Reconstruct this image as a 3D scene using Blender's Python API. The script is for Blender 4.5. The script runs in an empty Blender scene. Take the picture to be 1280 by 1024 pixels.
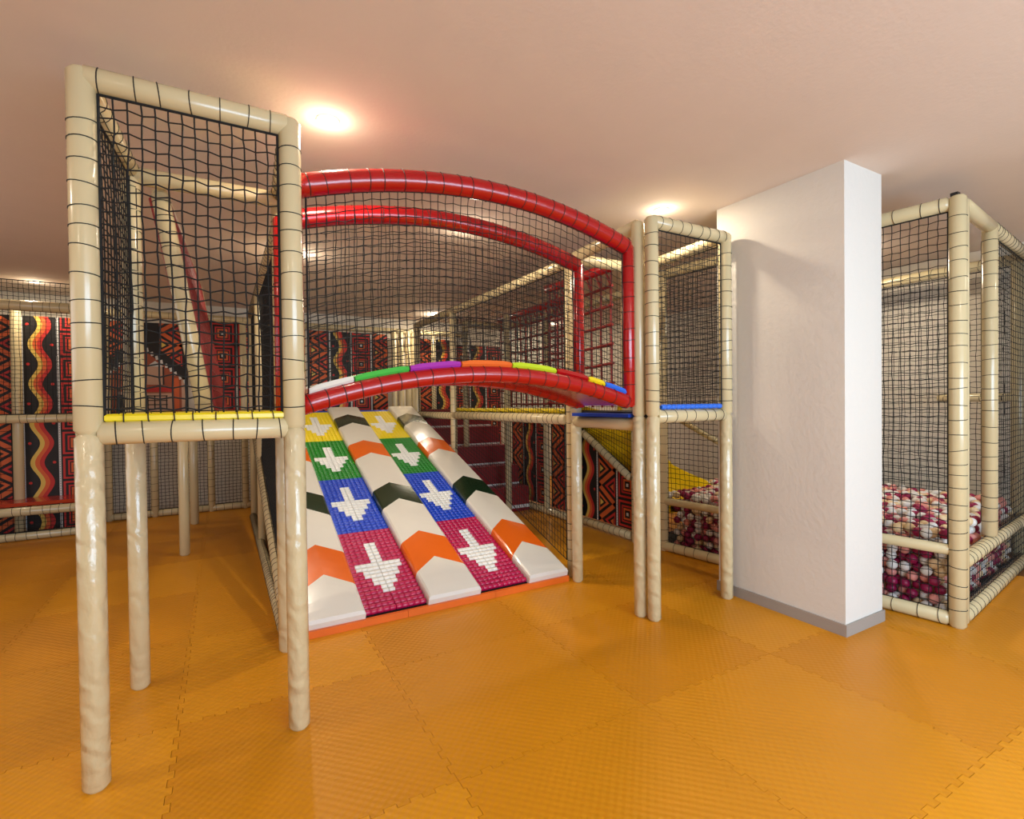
import bpy, bmesh, math, random
import numpy as np
from mathutils import Vector, Matrix
random.seed(7); rng = np.random.default_rng(7)
C = bpy.context.scene.collection
scene = bpy.context.scene
PI = math.pi

# ------------------------------------------------------------------ camera
CAM = (-0.7918, -1.8622, 1.5033)
YAW, PITCH, ROLL, FPX = math.radians(29.568), math.radians(-0.749), math.radians(-0.674), 636.82
def cam_axes():
    cy, sy, cp, sp = math.cos(YAW), math.sin(YAW), math.cos(PITCH), math.sin(PITCH)
    f = Vector((sy*cp, cy*cp, sp)); r = Vector((cy, -sy, 0)); u = r.cross(f)
    c, s = math.cos(ROLL), math.sin(ROLL)
    return c*r + s*u, -s*r + c*u, f
cr, cu, cf = cam_axes()
cd = bpy.data.cameras.new('camera'); cam = bpy.data.objects.new('camera', cd); C.objects.link(cam)
cd.sensor_fit = 'HORIZONTAL'; cd.sensor_width = 36; cd.lens = FPX/1280*36; cd.clip_start = .02
M = Matrix((cr, cu, -cf)).transposed().to_4x4(); M.translation = Vector(CAM); cam.matrix_world = M
scene.camera = cam
def project(P):
    d = Vector(P)-Vector(CAM); z = d.dot(cf)
    return (640+FPX*d.dot(cr)/z, 512-FPX*d.dot(cu)/z, z)

# ------------------------------------------------------------------ world, light, exposure
w = bpy.data.worlds.new('world'); scene.world = w; w.use_nodes = True
w.node_tree.nodes['Background'].inputs[0].default_value = (.75, .85, 1, 1)
w.node_tree.nodes['Background'].inputs[1].default_value = .6
vs = scene.view_settings
vs.view_transform = 'Standard'; vs.look = 'None'; vs.gamma = 1; vs.use_curve_mapping = False
vs.exposure = -0.55
def area(name, loc, target, sx, sy, power, col):
    l = bpy.data.lights.new(name, 'AREA'); l.shape = 'RECTANGLE'; l.size = sx; l.size_y = sy; l.energy = power; l.color = col
    o = bpy.data.objects.new(name, l); C.objects.link(o); o.location = loc
    o.rotation_euler = (Vector(target)-Vector(loc)).to_track_quat('-Z', 'Y').to_euler()
    return o
# daylight through the windows behind the camera and in the left wall
area('window_daylight', (1.2, -4.30, 1.55), (1.2, 0, 1.5), 4.2, 1.7, 385, (.58, .79, 1))
area('window_daylight', (-4.80, 1.6, 1.6), (0, 1.6, 1.5), 3.6, 1.7, 45, (.95, .95, 1))

# ------------------------------------------------------------------ materials
def s2l(c): return tuple(((v/255)/12.92 if v/255 <= .04045 else ((v/255+.055)/1.055)**2.4) for v in c)
MATS = {}
def mat(name, rgb, rough=.5, bump=0, bscale=60, spec=.5, coat=0, var=0, vscale=4, emis=0, stretch=None):
    m = bpy.data.materials.new(name); m.use_nodes = True; nt = m.node_tree; b = nt.nodes['Principled BSDF']
    col = s2l(rgb)
    b.inputs['Base Color'].default_value = (*col, 1); b.inputs['Roughness'].default_value = rough
    b.inputs['Specular IOR Level'].default_value = spec
    if coat: b.inputs['Coat Weight'].default_value = coat; b.inputs['Coat Roughness'].default_value = .12
    tc = nt.nodes.new('ShaderNodeTexCoord'); src = tc.outputs['Object']
    if stretch:
        mp = nt.nodes.new('ShaderNodeMapping'); mp.inputs['Scale'].default_value = stretch
        nt.links.new(src, mp.inputs[0]); src = mp.outputs[0]
    if bump:
        n = nt.nodes.new('ShaderNodeTexNoise'); n.inputs['Scale'].default_value = bscale; n.inputs['Detail'].default_value = 3
        nt.links.new(src, n.inputs['Vector'])
        bp = nt.nodes.new('ShaderNodeBump'); bp.inputs['Strength'].default_value = bump; bp.inputs['Distance'].default_value = .01
        nt.links.new(n.outputs['Fac'], bp.inputs['Height']); nt.links.new(bp.outputs[0], b.inputs['Normal'])
    if var:
        n = nt.nodes.new('ShaderNodeTexNoise'); n.inputs['Scale'].default_value = vscale
        nt.links.new(src, n.inputs['Vector'])
        mx = nt.nodes.new('ShaderNodeMix'); mx.data_type = 'RGBA'
        mx.inputs[6].default_value = (*[v*(1-var) for v in col], 1); mx.inputs[7].default_value = (*[min(1, v*(1+var)) for v in col], 1)
        nt.links.new(n.outputs['Fac'], mx.inputs[0]); nt.links.new(mx.outputs[2], b.inputs['Base Color'])
    if emis:
        b.inputs['Emission Color'].default_value = (*col, 1); b.inputs['Emission Strength'].default_value = emis
    MATS[name] = m; return m
mat('cream', (210, 193, 150), .26, .12, 9, coat=.35, var=.05)
mat('wrapped', (209, 190, 148), .24, .9, 13, coat=.5, var=.05, stretch=(1.6, .5, 1))
mat('red', (172, 10, 16), .24, .16, 14, coat=.4, var=.08)
mat('net', (12, 12, 11), .8)
mat('cord', (30, 28, 24), .6)
mat('plaster', (222, 217, 208), .85, .28, 30)
mat('ceiling_paint', (225, 208, 193), .9, .12, 40, var=.03)
mat('wall_paint', (222, 214, 198), .9, .15, 40)
mat('baseboard', (160, 152, 144), .5)
mat('subfloor', (120, 74, 18), .9)
mat('white_vinyl', (232, 228, 216), .2, .06, 10, coat=.4)
mat('green_vinyl', (24, 46, 26), .25, .06, 10, coat=.4)
mat('orange_vinyl', (232, 104, 20), .25, .06, 10, coat=.4)
mat('magenta', (186, 16, 74), .3, coat=.2); mat('blue', (22, 68, 190), .3, coat=.2)
mat('green', (22, 128, 26), .3, coat=.2); mat('yellow', (240, 212, 20), .35, coat=.2)
mat('roller_white', (236, 234, 226), .3, coat=.2)
mat('dark_board', (28, 22, 24), .7)
mat('orange_board', (232, 108, 22), .45, var=.12, vscale=7)
mat('purple', (170, 54, 170), .35); mat('lime', (196, 220, 40), .35); mat('bright_blue', (40, 110, 225), .35)
mat('orange', (236, 110, 40), .35); mat('lightgreen', (70, 185, 70), .35)
mat('slide_yellow', (244, 208, 12), .28, coat=.4)
mat('rope_red', (130, 28, 24), .6); mat('step_red', (140, 16, 24), .45, .1, 12, coat=.2)
mat('bench_red', (176, 44, 16), .25, coat=.5)
mat('m_black', (24, 20, 20), .55); mat('m_red', (206, 46, 40), .55); mat('m_orange', (226, 104, 48), .55)
mat('m_yellow', (232, 196, 90), .55); mat('m_white', (225, 225, 222), .55); mat('m_brown', (170, 84, 52), .55); mat('m_beige', (214, 176, 150), .55)
mat('ball_white', (238, 234, 228), .4); mat('ball_magenta', (150, 16, 72), .4); mat('ball_pink', (232, 152, 140), .4); mat('ball_peach', (236, 206, 160), .4)
mat('lamp_glow', (255, 236, 200), .5, emis=14); mat('metal', (200, 198, 194), .3)
mat('frame_white', (235, 235, 232), .4); mat('black_plastic', (20, 20, 20), .4)
def film():
    nt = MATS['wrapped'].node_tree; N = nt.nodes; L = nt.links; b = N['Principled BSDF']
    tc = N.new('ShaderNodeTexCoord'); mp = N.new('ShaderNodeMapping'); mp.inputs['Rotation'].default_value = (.5, .6, .4)
    wv = N.new('ShaderNodeTexWave'); wv.inputs['Scale'].default_value = 3; wv.inputs['Distortion'].default_value = 16; wv.inputs['Detail'].default_value = 2; wv.inputs['Detail Scale'].default_value = 1.3
    L.new(tc.outputs['Object'], mp.inputs[0]); L.new(mp.outputs[0], wv.inputs['Vector'])
    old = [n for n in N if n.type == 'BUMP'][0]; bp = N.new('ShaderNodeBump'); bp.inputs['Strength'].default_value = .36; bp.inputs['Distance'].default_value = .012
    L.new(wv.outputs['Fac'], bp.inputs['Height']); L.new(old.outputs[0], bp.inputs['Normal']); L.new(bp.outputs[0], b.inputs['Normal'])
film()
# floor mats: embossed weave, tone differs from mat to mat
def floor_mat():
    m = bpy.data.materials.new('eva_mat'); m.use_nodes = True; nt = m.node_tree; N = nt.nodes; L = nt.links; b = N['Principled BSDF']
    b.inputs['Roughness'].default_value = .42; b.inputs['Specular IOR Level'].default_value = .4
    tc = N.new('ShaderNodeTexCoord'); sp = N.new('ShaderNodeSeparateXYZ'); L.new(tc.outputs['Object'], sp.inputs[0])
    def mth(op, a, b2=None):
        n = N.new('ShaderNodeMath'); n.operation = op
        for i, v in enumerate((a, b2)):
            if v is None: continue
            if isinstance(v, (int, float)): n.inputs[i].default_value = v
            else: L.new(v, n.inputs[i])
        return n.outputs[0]
    k = 2*PI/.042
    h = mth('MULTIPLY', mth('SINE', mth('MULTIPLY', sp.outputs[0], k)), mth('SINE', mth('MULTIPLY', sp.outputs[1], k)))
    bp = N.new('ShaderNodeBump'); bp.inputs['Strength'].default_value = .2; bp.inputs['Distance'].default_value = .004
    L.new(h, bp.inputs['Height']); L.new(bp.outputs[0], b.inputs['Normal'])
    oi = N.new('ShaderNodeObjectInfo'); rp = N.new('ShaderNodeMix'); rp.data_type = 'RGBA'
    rp.inputs[6].default_value = (*s2l((204, 132, 10)), 1); rp.inputs[7].default_value = (*s2l((222, 150, 20)), 1)
    L.new(oi.outputs['Random'], rp.inputs[0])
    n = N.new('ShaderNodeTexNoise'); n.inputs['Scale'].default_value = 3; L.new(tc.outputs['Object'], n.inputs['Vector'])
    hs = N.new('ShaderNodeHueSaturation'); L.new(rp.outputs[2], hs.inputs['Color']); L.new(mth('ADD', mth('MULTIPLY', n.outputs['Fac'], .14), .93), hs.inputs['Value'])
    L.new(hs.outputs[0], b.inputs['Base Color']); MATS['eva_mat'] = m
floor_mat()

# ------------------------------------------------------------------ mesh helpers
class MB:
    def __init__(s): s.v = []; s.f = []; s.m = []; s.smooth = []
    def add(s, vs, fs, mi=0, smooth=False):
        o = len(s.v); s.v.extend([tuple(map(float, p)) for p in vs])
        for f in fs: s.f.append(tuple(i+o for i in f)); s.m.append(mi); s.smooth.append(smooth)
        return s
    def box(s, a, b, mi=0):
        x0, y0, z0 = a; x1, y1, z1 = b
        return s.add([(x0,y0,z0),(x1,y0,z0),(x1,y1,z0),(x0,y1,z0),(x0,y0,z1),(x1,y0,z1),(x1,y1,z1),(x0,y1,z1)],
              [(3,2,1,0),(4,5,6,7),(0,1,5,4),(1,2,6,5),(2,3,7,6),(3,0,4,7)], mi)
    def tube(s, pts, r, n=16, mi=0, dome=.35, caps=True):
        pts = [Vector(p) for p in pts]
        if caps and dome:
            d0 = (pts[0]-pts[1]).normalized(); d1 = (pts[-1]-pts[-2]).normalized()
            prof = [(pts[0]+d0*r*dome*.0, 1)]; 
        rad = [r]*len(pts)
        if caps and dome:
            pts = [pts[0], pts[0]-d0*r*dome] + pts[1:-1] + [pts[-1]-d1*r*dome, pts[-1]]
            rad = [r*.72, r] + [r]*(len(pts)-4) + [r, r*.72]
        tang = []
        for i in range(len(pts)):
            a = pts[max(0, i-1)]; b = pts[min(len(pts)-1, i+1)]; tang.append((b-a).normalized())
        up = Vector((0,0,1)) if abs(tang[0].z) < .9 else Vector((1,0,0))
        vs = []; fs = []
        u = tang[0].cross(up).normalized()
        for i, p in enumerate(pts):
            t = tang[i]; u = (u - t*u.dot(t)).normalized(); v = t.cross(u)
            for k in range(n):
                a = 2*PI*k/n; vs.append(p + (u*math.cos(a)+v*math.sin(a))*rad[i])
        for i in range(len(pts)-1):
            for k in range(n):
                k2 = (k+1) % n; fs.append((i*n+k, i*n+k2, (i+1)*n+k2, (i+1)*n+k))
        s.add(vs, fs, mi, True)
        if caps:
            m = len(pts)-1
            s.add(vs[:n], [tuple(reversed(range(n)))], mi); s.add(vs[m*n:], [tuple(range(n))], mi)
        return s
    def rings(s, a, b, r, spacing=.1, t=.0024, mi=0, start=.05, tilt=.12, toward=None):
        """one cord laced round a tube: a loop, a step along the tube on the net side, the next loop; a may be a list of points"""
        pts = [Vector(p) for p in (a if b is None else (a, b))]
        seg = [(pts[i+1]-pts[i]).length for i in range(len(pts)-1)]; tot = sum(seg); toward = Vector(toward or (0, 0, 0))
        d = start; path = []; n = 16
        while d < tot-start*.6:
            e = d; i = 0
            while e > seg[i] and i < len(seg)-1: e -= seg[i]; i += 1
            tg = (pts[i+1]-pts[i]).normalized(); c = pts[i]+tg*e
            w_ = toward-c; u = w_-tg*w_.dot(tg)
            u = u.normalized() if u.length > 1e-4 else tg.orthogonal().normalized()
            v = tg.cross(u); sk = rng.uniform(-tilt, tilt, 2)
            for k in range(n+1):
                q = 2*PI*k/n; dr = u*math.cos(q)+v*math.sin(q)
                path.append(c+dr*(r+t*.35)+tg*r*(sk[0]*math.sin(q)+sk[1]*(1-math.cos(q)))+tg*.006*k/n)
            d += spacing*rng.uniform(.75, 1.25)
        if path: s.tube(path, t, 4, mi, dome=0)
        return s
    def mesh(s, name, mats, base=(0,0,0)):
        me = bpy.data.meshes.new(name)
        v = np.array(s.v, float)-np.array(base, float)
        me.from_pydata(v.tolist(), [], s.f)
        for m in (mats if isinstance(mats, (list, tuple)) else [mats]): me.materials.append(MATS[m])
        me.polygons.foreach_set('material_index', s.m); me.polygons.foreach_set('use_smooth', s.smooth)
        me.update(); return me
def tag(o, label=None, cat=None, group=None, kind=None):
    for k, v in (('label', label), ('category', cat), ('group', group), ('kind', kind)):
        if v: o[k] = v
    return o
class Thing:
    def __init__(s, name, label, cat, base=(0,0,0), group=None):
        s.o = bpy.data.objects.new(name, None); C.objects.link(s.o); s.o.location = base; s.base = base; s.o.empty_display_size = .1
        tag(s.o, label, cat, group)
    def part(s, name, mb, mats, parent=None, label=None, kind=None):
        o = bpy.data.objects.new(name, mb.mesh(name, mats, s.base)); C.objects.link(o); o.parent = parent or s.o
        return tag(o, label, kind=kind)
    def inst(s, name, me, loc, rot=(0,0,0), parent=None):
        o = bpy.data.objects.new(name, me); C.objects.link(o); o.parent = parent or s.o
        o.location = Vector(loc)-Vector(s.base); o.rotation_euler = rot; return o
def single(name, mb, mats, label=None, cat=None, kind=None, group=None, base=(0,0,0)):
    o = bpy.data.objects.new(name, mb.mesh(name, mats, base)); C.objects.link(o); o.location = base
    return tag(o, label, cat, group, kind)

def prism_edges(A, B, r, n=4):
    """thin prisms for many edges at once -> verts, faces"""
    A = np.asarray(A, float); B = np.asarray(B, float); d = B-A; ln = np.linalg.norm(d, axis=1, keepdims=True); ln[ln == 0] = 1; d /= ln
    ref = np.where(np.abs(d[:, 2:3]) < .8, np.array([[0, 0, 1.]]), np.array([[1., 0, 0]]))
    u = np.cross(d, ref); u /= np.linalg.norm(u, axis=1, keepdims=True); v = np.cross(d, u)
    vs = []
    for P in (A, B):
        for k in range(n):
            a = 2*PI*k/n; vs.append(P+(u*math.cos(a)+v*math.sin(a))*r)
    V = np.stack(vs, 1).reshape(-1, 3)                # per edge 2n verts
    base = (np.arange(len(A))*2*n)[:, None]
    F = []
    for k in range(n):
        k2 = (k+1) % n; F.append(np.concatenate([base+k, base+k2, base+n+k2, base+n+k], 1))
    return V, np.concatenate(F, 0)
def net_mesh(name, fn, lu, lv, cell=.046, r=.0026, jit=.0014, hexa=.003, mask=None, border=True, matn='net', n=4, base=(0,0,0)):
    """knotted net: fn maps arrays u, v in 0..1 to points"""
    nu = max(2, int(round(lu/cell))); nv = max(2, int(round(lv/cell)))
    U, V = np.meshgrid(np.linspace(0, 1, nu+1), np.linspace(0, 1, nv+1), indexing='ij')
    jj = rng.normal(0, jit, (2, nu+1, nv+1)); 
    par = ((np.add.outer(np.arange(nu+1), np.arange(nv+1)) % 2)*2-1)*hexa
    inn = np.ones_like(U); inn[0] = inn[-1] = 0; inn[:, 0] = inn[:, -1] = 0
    # slow wander so that strands are not ruler straight
    wu = .003*np.sin(V*lv*9+U*lu*3+rng.uniform(0, 6)); wv = .004*np.sin(U*lu*7+V*lv*4+rng.uniform(0, 6))
    P = fn(U+inn*(jj[0]+wu)/lu, V+inn*(jj[1]+par+wv)/lv)            # nu+1, nv+1, 3
    A = []; B = []
    m = np.ones((nu+1, nv+1), bool) if mask is None else mask(U, V)
    e = m[:-1]&m[1:]; A.append(P[:-1][e]); B.append(P[1:][e])
    e = m[:, :-1]&m[:, 1:]; A.append(P[:, :-1][e]); B.append(P[:, 1:][e])
    Vv, F = prism_edges(np.concatenate(A), np.concatenate(B), r, n)
    vv = [Vv]; ff = [F]; off = len(Vv)
    if border and mask is None:
        for line in (P[0], P[-1], P[:, 0], P[:, -1]):
            a, f = prism_edges(line[:-1], line[1:], r*2.1, 4); vv.append(a); ff.append(f+off); off += len(a)
    me = bpy.data.meshes.new(name); V = np.concatenate(vv)-np.array(base); F = np.concatenate(ff)
    me.vertices.add(len(V)); me.vertices.foreach_set('co', V.ravel())
    me.loops.add(F.size); me.loops.foreach_set('vertex_index', F.ravel().astype(np.int32))
    me.polygons.add(len(F)); me.polygons.foreach_set('loop_start', np.arange(0, F.size, 4, dtype=np.int32))
    me.update(); me.validate(); me.materials.append(MATS[matn]); return me
def quad_fn(a, b, c, d, bulge=0, nrm=(0, 1, 0)):
    a, b, c, d = [np.array(p, float) for p in (a, b, c, d)]; nr = np.array(nrm, float)
    def fn(U, V):
        U = U[..., None]; V = V[..., None]
        return a*(1-U)*(1-V)+b*U*(1-V)+c*U*V+d*(1-U)*V + nr*bulge*np.sin(PI*np.clip(U, 0, 1))*np.sin(PI*np.clip(V, 0, 1))
    return fn
def net_quad(T, a, b, c, d, bulge=.0, nrm=(0,1,0), name='net', **k):
    """a-b bottom edge, d-c top edge"""
    lu = (Vector(b)-Vector(a)).length/2+(Vector(c)-Vector(d)).length/2; lv = (Vector(d)-Vector(a)).length/2+(Vector(c)-Vector(b)).length/2
    me = net_mesh(name, quad_fn(a, b, c, d, bulge, nrm), lu, lv, base=T.base, **k)
    o = bpy.data.objects.new(name, me); C.objects.link(o); o.parent = T.o; return o
R0 = .046
def post(T, x, y, z0=0, z1=2.75, r=R0, split=None, lace=None, m='cream', name='post'):
    """padded post; split = height up to which it is film wrapped; lace = (z0, z1) range with cord loops"""
    if split:
        mb = MB().tube([(x,y,z0),(x,y,(z0+split)/2),(x,y,split)], r*.98, 18)
        p = T.part(name, mb, 'wrapped')
        T.part('upper_sleeve', MB().tube([(x,y,split),(x,y,z1)], r, 18), m, parent=p)
    else: p = T.part(name, MB().tube([(x,y,z0),(x,y,z1)], r, 18), m)
    if lace: T.part('lacing_cord', MB().rings((x,y,lace[0]), (x,y,lace[1]), r, .095, toward=(T.base[0], T.base[1], 2.1)), 'cord', parent=p)
    return p
def beam(T, a, b, r=R0, lace=True, m='cream', name='beam', sp=.095):
    p = T.part(name, MB().tube([a, b], r, 18, dome=.3), m)
    if lace: T.part('lacing_cord', MB().rings(a, b, r, sp, toward=(T.base[0], T.base[1], 2.1)), 'cord', parent=p)
    return p

# ------------------------------------------------------------------ the setting
H = 3.0; XL, XR, YF, YB = -4.9, 5.95, -4.4, 6.97
floor = single('floor', MB().box((XL, YF, -.12), (XR, YB, -.022)), 'subfloor', kind='structure')
def mat_tile_mesh():
    T = 20; a = .011; g = .0010; pts = []
    def wave(k): return a if k % 2 == 0 else -a
    lo = []                                                    # bottom edge left to right, local 0..1
    st = 1/T
    for k in range(T):
        o = wave(k)
        if k == 0 or k == T-1: o = 0
        lo += [(k*st, o), ((k+1)*st, o)]
    right = [(1+y, x) for x, y in lo]; top = [(x, 1+y) for x, y in reversed(lo)]; left = [(y, x) for x, y in reversed(lo)]
    raw = lo+right+top+left; P = []
    for q in raw:
        if not P or abs(P[-1][0]-q[0])+abs(P[-1][1]-q[1]) > 1e-6: P.append(q)
    if abs(P[0][0]-P[-1][0])+abs(P[0][1]-P[-1][1]) < 1e-6: P.pop()
    n = len(P); Q = []
    for i in range(n):
        p0, p1, p2 = P[i-1], P[i], P[(i+1) % n]
        d1 = Vector((p1[0]-p0[0], p1[1]-p0[1])).normalized(); d2 = Vector((p2[0]-p1[0], p2[1]-p1[1])).normalized()
        n1 = Vector((-d1.y, d1.x)); n2 = Vector((-d2.y, d2.x))
        o = (n1+n2) if abs(d1.dot(d2)) < .5 else n1
        Q.append((p1[0]+o.x*g, p1[1]+o.y*g))
    mb = MB(); vs = [(x, y, 0) for x, y in Q]+[(x, y, -.02) for x, y in Q]
    mb.add(vs, [tuple(range(n))]+[(i, n+i, n+(i+1) % n, (i+1) % n) for i in range(n)])
    return mb.mesh('mat_tile', 'eva_mat')
tile = mat_tile_mesh()
for ix in range(-4, 5):
    for iy in range(-4, 7):
        o = bpy.data.objects.new('mat_tile', tile); C.objects.link(o); o.parent = floor; o.location = (ix, iy, 0)
single('ceiling', MB().box((XL, YF, H), (XR, YB, H+.15)), 'ceiling_paint', kind='structure')
single('wall_back', MB().box((XL, YB, -.02), (XR, YB+.15, H)), 'wall_paint', kind='structure')
single('wall_right', MB().box((XR, YF, -.02), (XR+.15, YB, H)), 'wall_paint', kind='structure')
def wall_open(name, axis, c0, c1, a0, a1, w0, w1, z0, z1):
    mb = MB()
    def bx(p0, p1, q0, q1):
        if axis == 'y': mb.box((p0, c0, q0), (p1, c1, q1))
        else: mb.box((c0, p0, q0), (c1, p1, q1))
    bx(a0, w0, -.02, H); bx(w1, a1, -.02, H); bx(w0, w1, -.02, z0); bx(w0, w1, z1, H)
    single(name, mb, 'wall_paint', kind='structure')
wall_open('wall_front', 'y', YF-.15, YF, XL, XR, -.95, 3.35, .65, 2.45)
wall_open('wall_left', 'x', XL-.15, XL, YF, YB, -.25, 3.45, .7, 2.5)
def window(name, axis, c, w0, w1, z0, z1):
    mb = MB(); t = .05
    def bx(p0, p1, q0, q1):
        if axis == 'y': mb.box((p0, c-.1, q0), (p1, c-.03, q1))
        else: mb.box((c-.1, p0, q0), (c-.03, p1, q1))
    bx(w0, w0+t, z0, z1); bx(w1-t, w1, z0, z1); bx(w0, w1, z0, z0+t); bx(w0, w1, z1-t, z1)
    for k in (1, 2): q = w0+(w1-w0)*k/3; bx(q-t/2, q+t/2, z0, z1)
    single(name, mb, 'frame_white', kind='structure')
window('window_1', 'y', YF, -.95, 3.35, .65, 2.45); window('window_2', 'x', XL, -.25, 3.45, .7, 2.5)
# pillar
PX, PY, PW, PL = 2.61, -.109, .454, .944
single('pillar', MB().box((PX, PY, 0), (PX+PW, PY+PL, H)), 'plaster', kind='structure')
mb = MB(); t = .012; h = .075
mb.box((PX-t, PY-t, 0), (PX+PW+t, PY, h)); mb.box((PX-t, PY, 0), (PX, PY+PL, h)); mb.box((PX+PW, PY, 0), (PX+PW+t, PY+PL, h)); mb.box((PX-t, PY+PL, 0), (PX+PW+t, PY+PL+t, h))
single('baseboard_pillar', mb, 'baseboard', kind='structure')

# ------------------------------------------------------------------ left tower
def towernets(): pass
T1 = Thing('play_tower', 'cream padded play tower with yellow platform edge beside the arched red bridge', 'play tower', (-.88, 1.1, 0))
ax, bx, fy, by = -1.25, -.505, .69, 1.49; ZT, ZP = 2.785, 1.402
post(T1, ax, fy, 0, ZT+.03, .0475, split=1.40, lace=(1.45, 2.75)); post(T1, bx, fy, 0, ZT+.03, .0475, split=1.40, lace=(1.45, 2.75))
post(T1, ax+.05, by, 0, ZT, split=1.40, lace=(1.45, 2.7)); post(T1, bx+.03, by+.04, 0, ZT, split=1.40, lace=(1.45, 2.7))
beam(T1, (ax, fy, ZT), (bx, fy, ZT), .0475); beam(T1, (ax, fy, ZT), (ax+.05, by, ZT-.03)); beam(T1, (bx, fy, ZT), (bx+.03, by, ZT-.03))
beam(T1, (ax+.05, by, ZT-.05), (bx+.03, by, ZT-.05), lace=False)
beam(T1, (ax+.03, fy, ZP), (bx-.03, fy, ZP)); beam(T1, (ax, fy, ZP), (ax+.05, by, ZP)); beam(T1, (ax+.05, by, ZP), (bx+.03, by, ZP), lace=False); beam(T1, (bx, fy, ZP), (bx+.03, by, ZP), lace=False)
T1.part('platform_board', MB().box((ax+.04, fy+.035, ZP-.03), (bx-.035, by-.03, ZP+.025)), 'step_red')
def padmat(T, a, b, mname, name='platform_mat', rad=.02):
    x0, y0, z0 = a; x1, y1, z1 = b; mb = MB(); n = 5; ring = []
    for (i, zz, ins) in ((0, z0, .008), (1, z0+.008, 0), (2, z1-.008, 0), (3, z1, .008)):
        ring.append([(x0+ins, y0+ins, zz), (x1-ins, y0+ins, zz), (x1-ins, y1-ins, zz), (x0+ins, y1-ins, zz)])
    vs = sum(ring, []); fs = [(3,2,1,0), (12,13,14,15)]
    for j in range(3):
        for k in range(4): fs.append((j*4+k, j*4+(k+1) % 4, j*4+4+(k+1) % 4, j*4+4+k))
    mb.add(vs, fs); return T.part(name, mb, mname)
padmat(T1, (ax+.05, fy-.012, ZP+.042), (bx-.045, by-.05, ZP+.075), 'yellow')
T1.part('lacing_cord', MB().rings((ax+.06, fy+.004, ZP+.058), (bx-.05, fy+.004, ZP+.058), .024, .075, toward=(-.9, fy, 3)), 'cord')
net_quad(T1, (ax+.05, fy, ZP+.05), (bx-.05, fy, ZP+.05), (bx-.05, fy, ZT-.05), (ax+.05, fy, ZT-.05), .02, r=.0032, hexa=.0055)
net_quad(T1, (ax, fy+.05, ZP+.05), (ax+.05, by-.05, ZP+.05), (ax+.05, by-.05, ZT-.07), (ax, fy+.05, ZT-.05), .015, (1,0,0), r=.003)
# leaning climbing net behind the left tower
CN = Thing('climbing_net', 'leaning red rope net on slanted cream tubes behind the left tower', 'climbing net', (-.9, 2.8, 1.4))
for (y, x0, x1, zt) in ((1.60, -1.08, -.875, 2.70), (4.2, -1.0, -.80, 2.72)):
    beam(CN, (x0, y, zt), (x1, y, 1.44), .045, name='slanted_tube')
CN.part('top_tube', MB().tube([(-1.08, 1.60, 2.70), (-1.0, 4.2, 2.72)], .04), 'cream')
CN.part('bottom_tube', MB().tube([(-.875, 1.6, 1.44), (-.80, 4.2, 1.44)], .045), 'cream')
net_quad(CN, (-.83, 1.66, 1.47), (-.76, 4.15, 1.47), (-.97, 4.15, 2.70), (-1.04, 1.66, 2.66), 0, (1,0,0), name='rope_net', cell=.15, r=.006, matn='rope_red', jit=.004)
CN.part('red_strap', MB().tube([(-1.115, 1.63, 2.68), (-1.06, 1.63, 2.4), (-1.01, 1.63, 2.1)], .022, 10), 'step_red')

# ------------------------------------------------------------------ right tower
T2 = Thing('play_tower', 'narrow cream play tower with blue platform edge next to the white pillar', 'play tower', (2.14, 1.1, 0))
X0, X1, F2, B2, Z2 = 1.762, 2.515, .69, 1.575, 2.725
post(T2, X0, F2, 0, Z2+.03, split=1.40, lace=(1.45, 2.7)); post(T2, X1, F2, 0, Z2+.03, split=1.40, lace=(1.45, 2.7))
post(T2, X0-.03, F2+.1, 0, Z2+.02, split=1.40); post(T2, X0+.01, B2, 0, Z2, split=1.34, lace=(1.4, 2.6)); post(T2, X1, B2, 1.3, Z2)
post(T2, 2.34, B2+.02, 1.36, Z2-.04, .036)
beam(T2, (X0, F2, Z2), (X1, F2, Z2)); beam(T2, (X0-.02, F2+.1, Z2), (X0+.01, B2, Z2-.02), lace=False); beam(T2, (X1, F2, Z2), (X1, B2, Z2-.02)); beam(T2, (X0, B2, Z2-.03), (X1, B2, Z2-.03), lace=False)
beam(T2, (X0+.03, F2, ZP-.005), (X1-.03, F2, ZP-.005)); beam(T2, (X0-.01, F2+.1, 1.34), (X0+.01, B2, 1.34), lace=False); beam(T2, (X1, F2, ZP), (X1, B2, ZP), lace=False)
T2.part('platform_board', MB().box((X0+.04, F2+.04, ZP-.03), (X1-.04, B2-.04, ZP+.025)), 'dark_board')
T2.part('threshold_mat', MB().box((X0-.075, F2+.16, 1.39), (X0+.05, B2-.06, 1.415)), 'blue', label='blue edge mat at the bridge end')
for k in range(13):
    x = X0+.065+k*.0475
    T2.part('platform_mat', MB().tube([(x, F2-.012, ZP+.06), (x+.046, F2-.012, ZP+.06)], .019, 10, dome=.5), 'bright_blue')
net_quad(T2, (X0+.05, F2, ZP+.05), (X1-.05, F2, ZP+.05), (X1-.05, F2, Z2-.05), (X0+.05, F2, Z2-.05), .02)
net_quad(T2, (X1, F2+.05, ZP+.05), (X1, B2-.05, ZP+.05), (X1, B2-.05, Z2-.05), (X1, F2+.05, Z2-.05), .01, (1,0,0))
net_quad(T2, (2.38, B2, ZP+.05), (X1-.04, B2, ZP+.05), (X1-.04, B2, Z2-.08), (2.38, B2, Z2-.08), .0)

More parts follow.
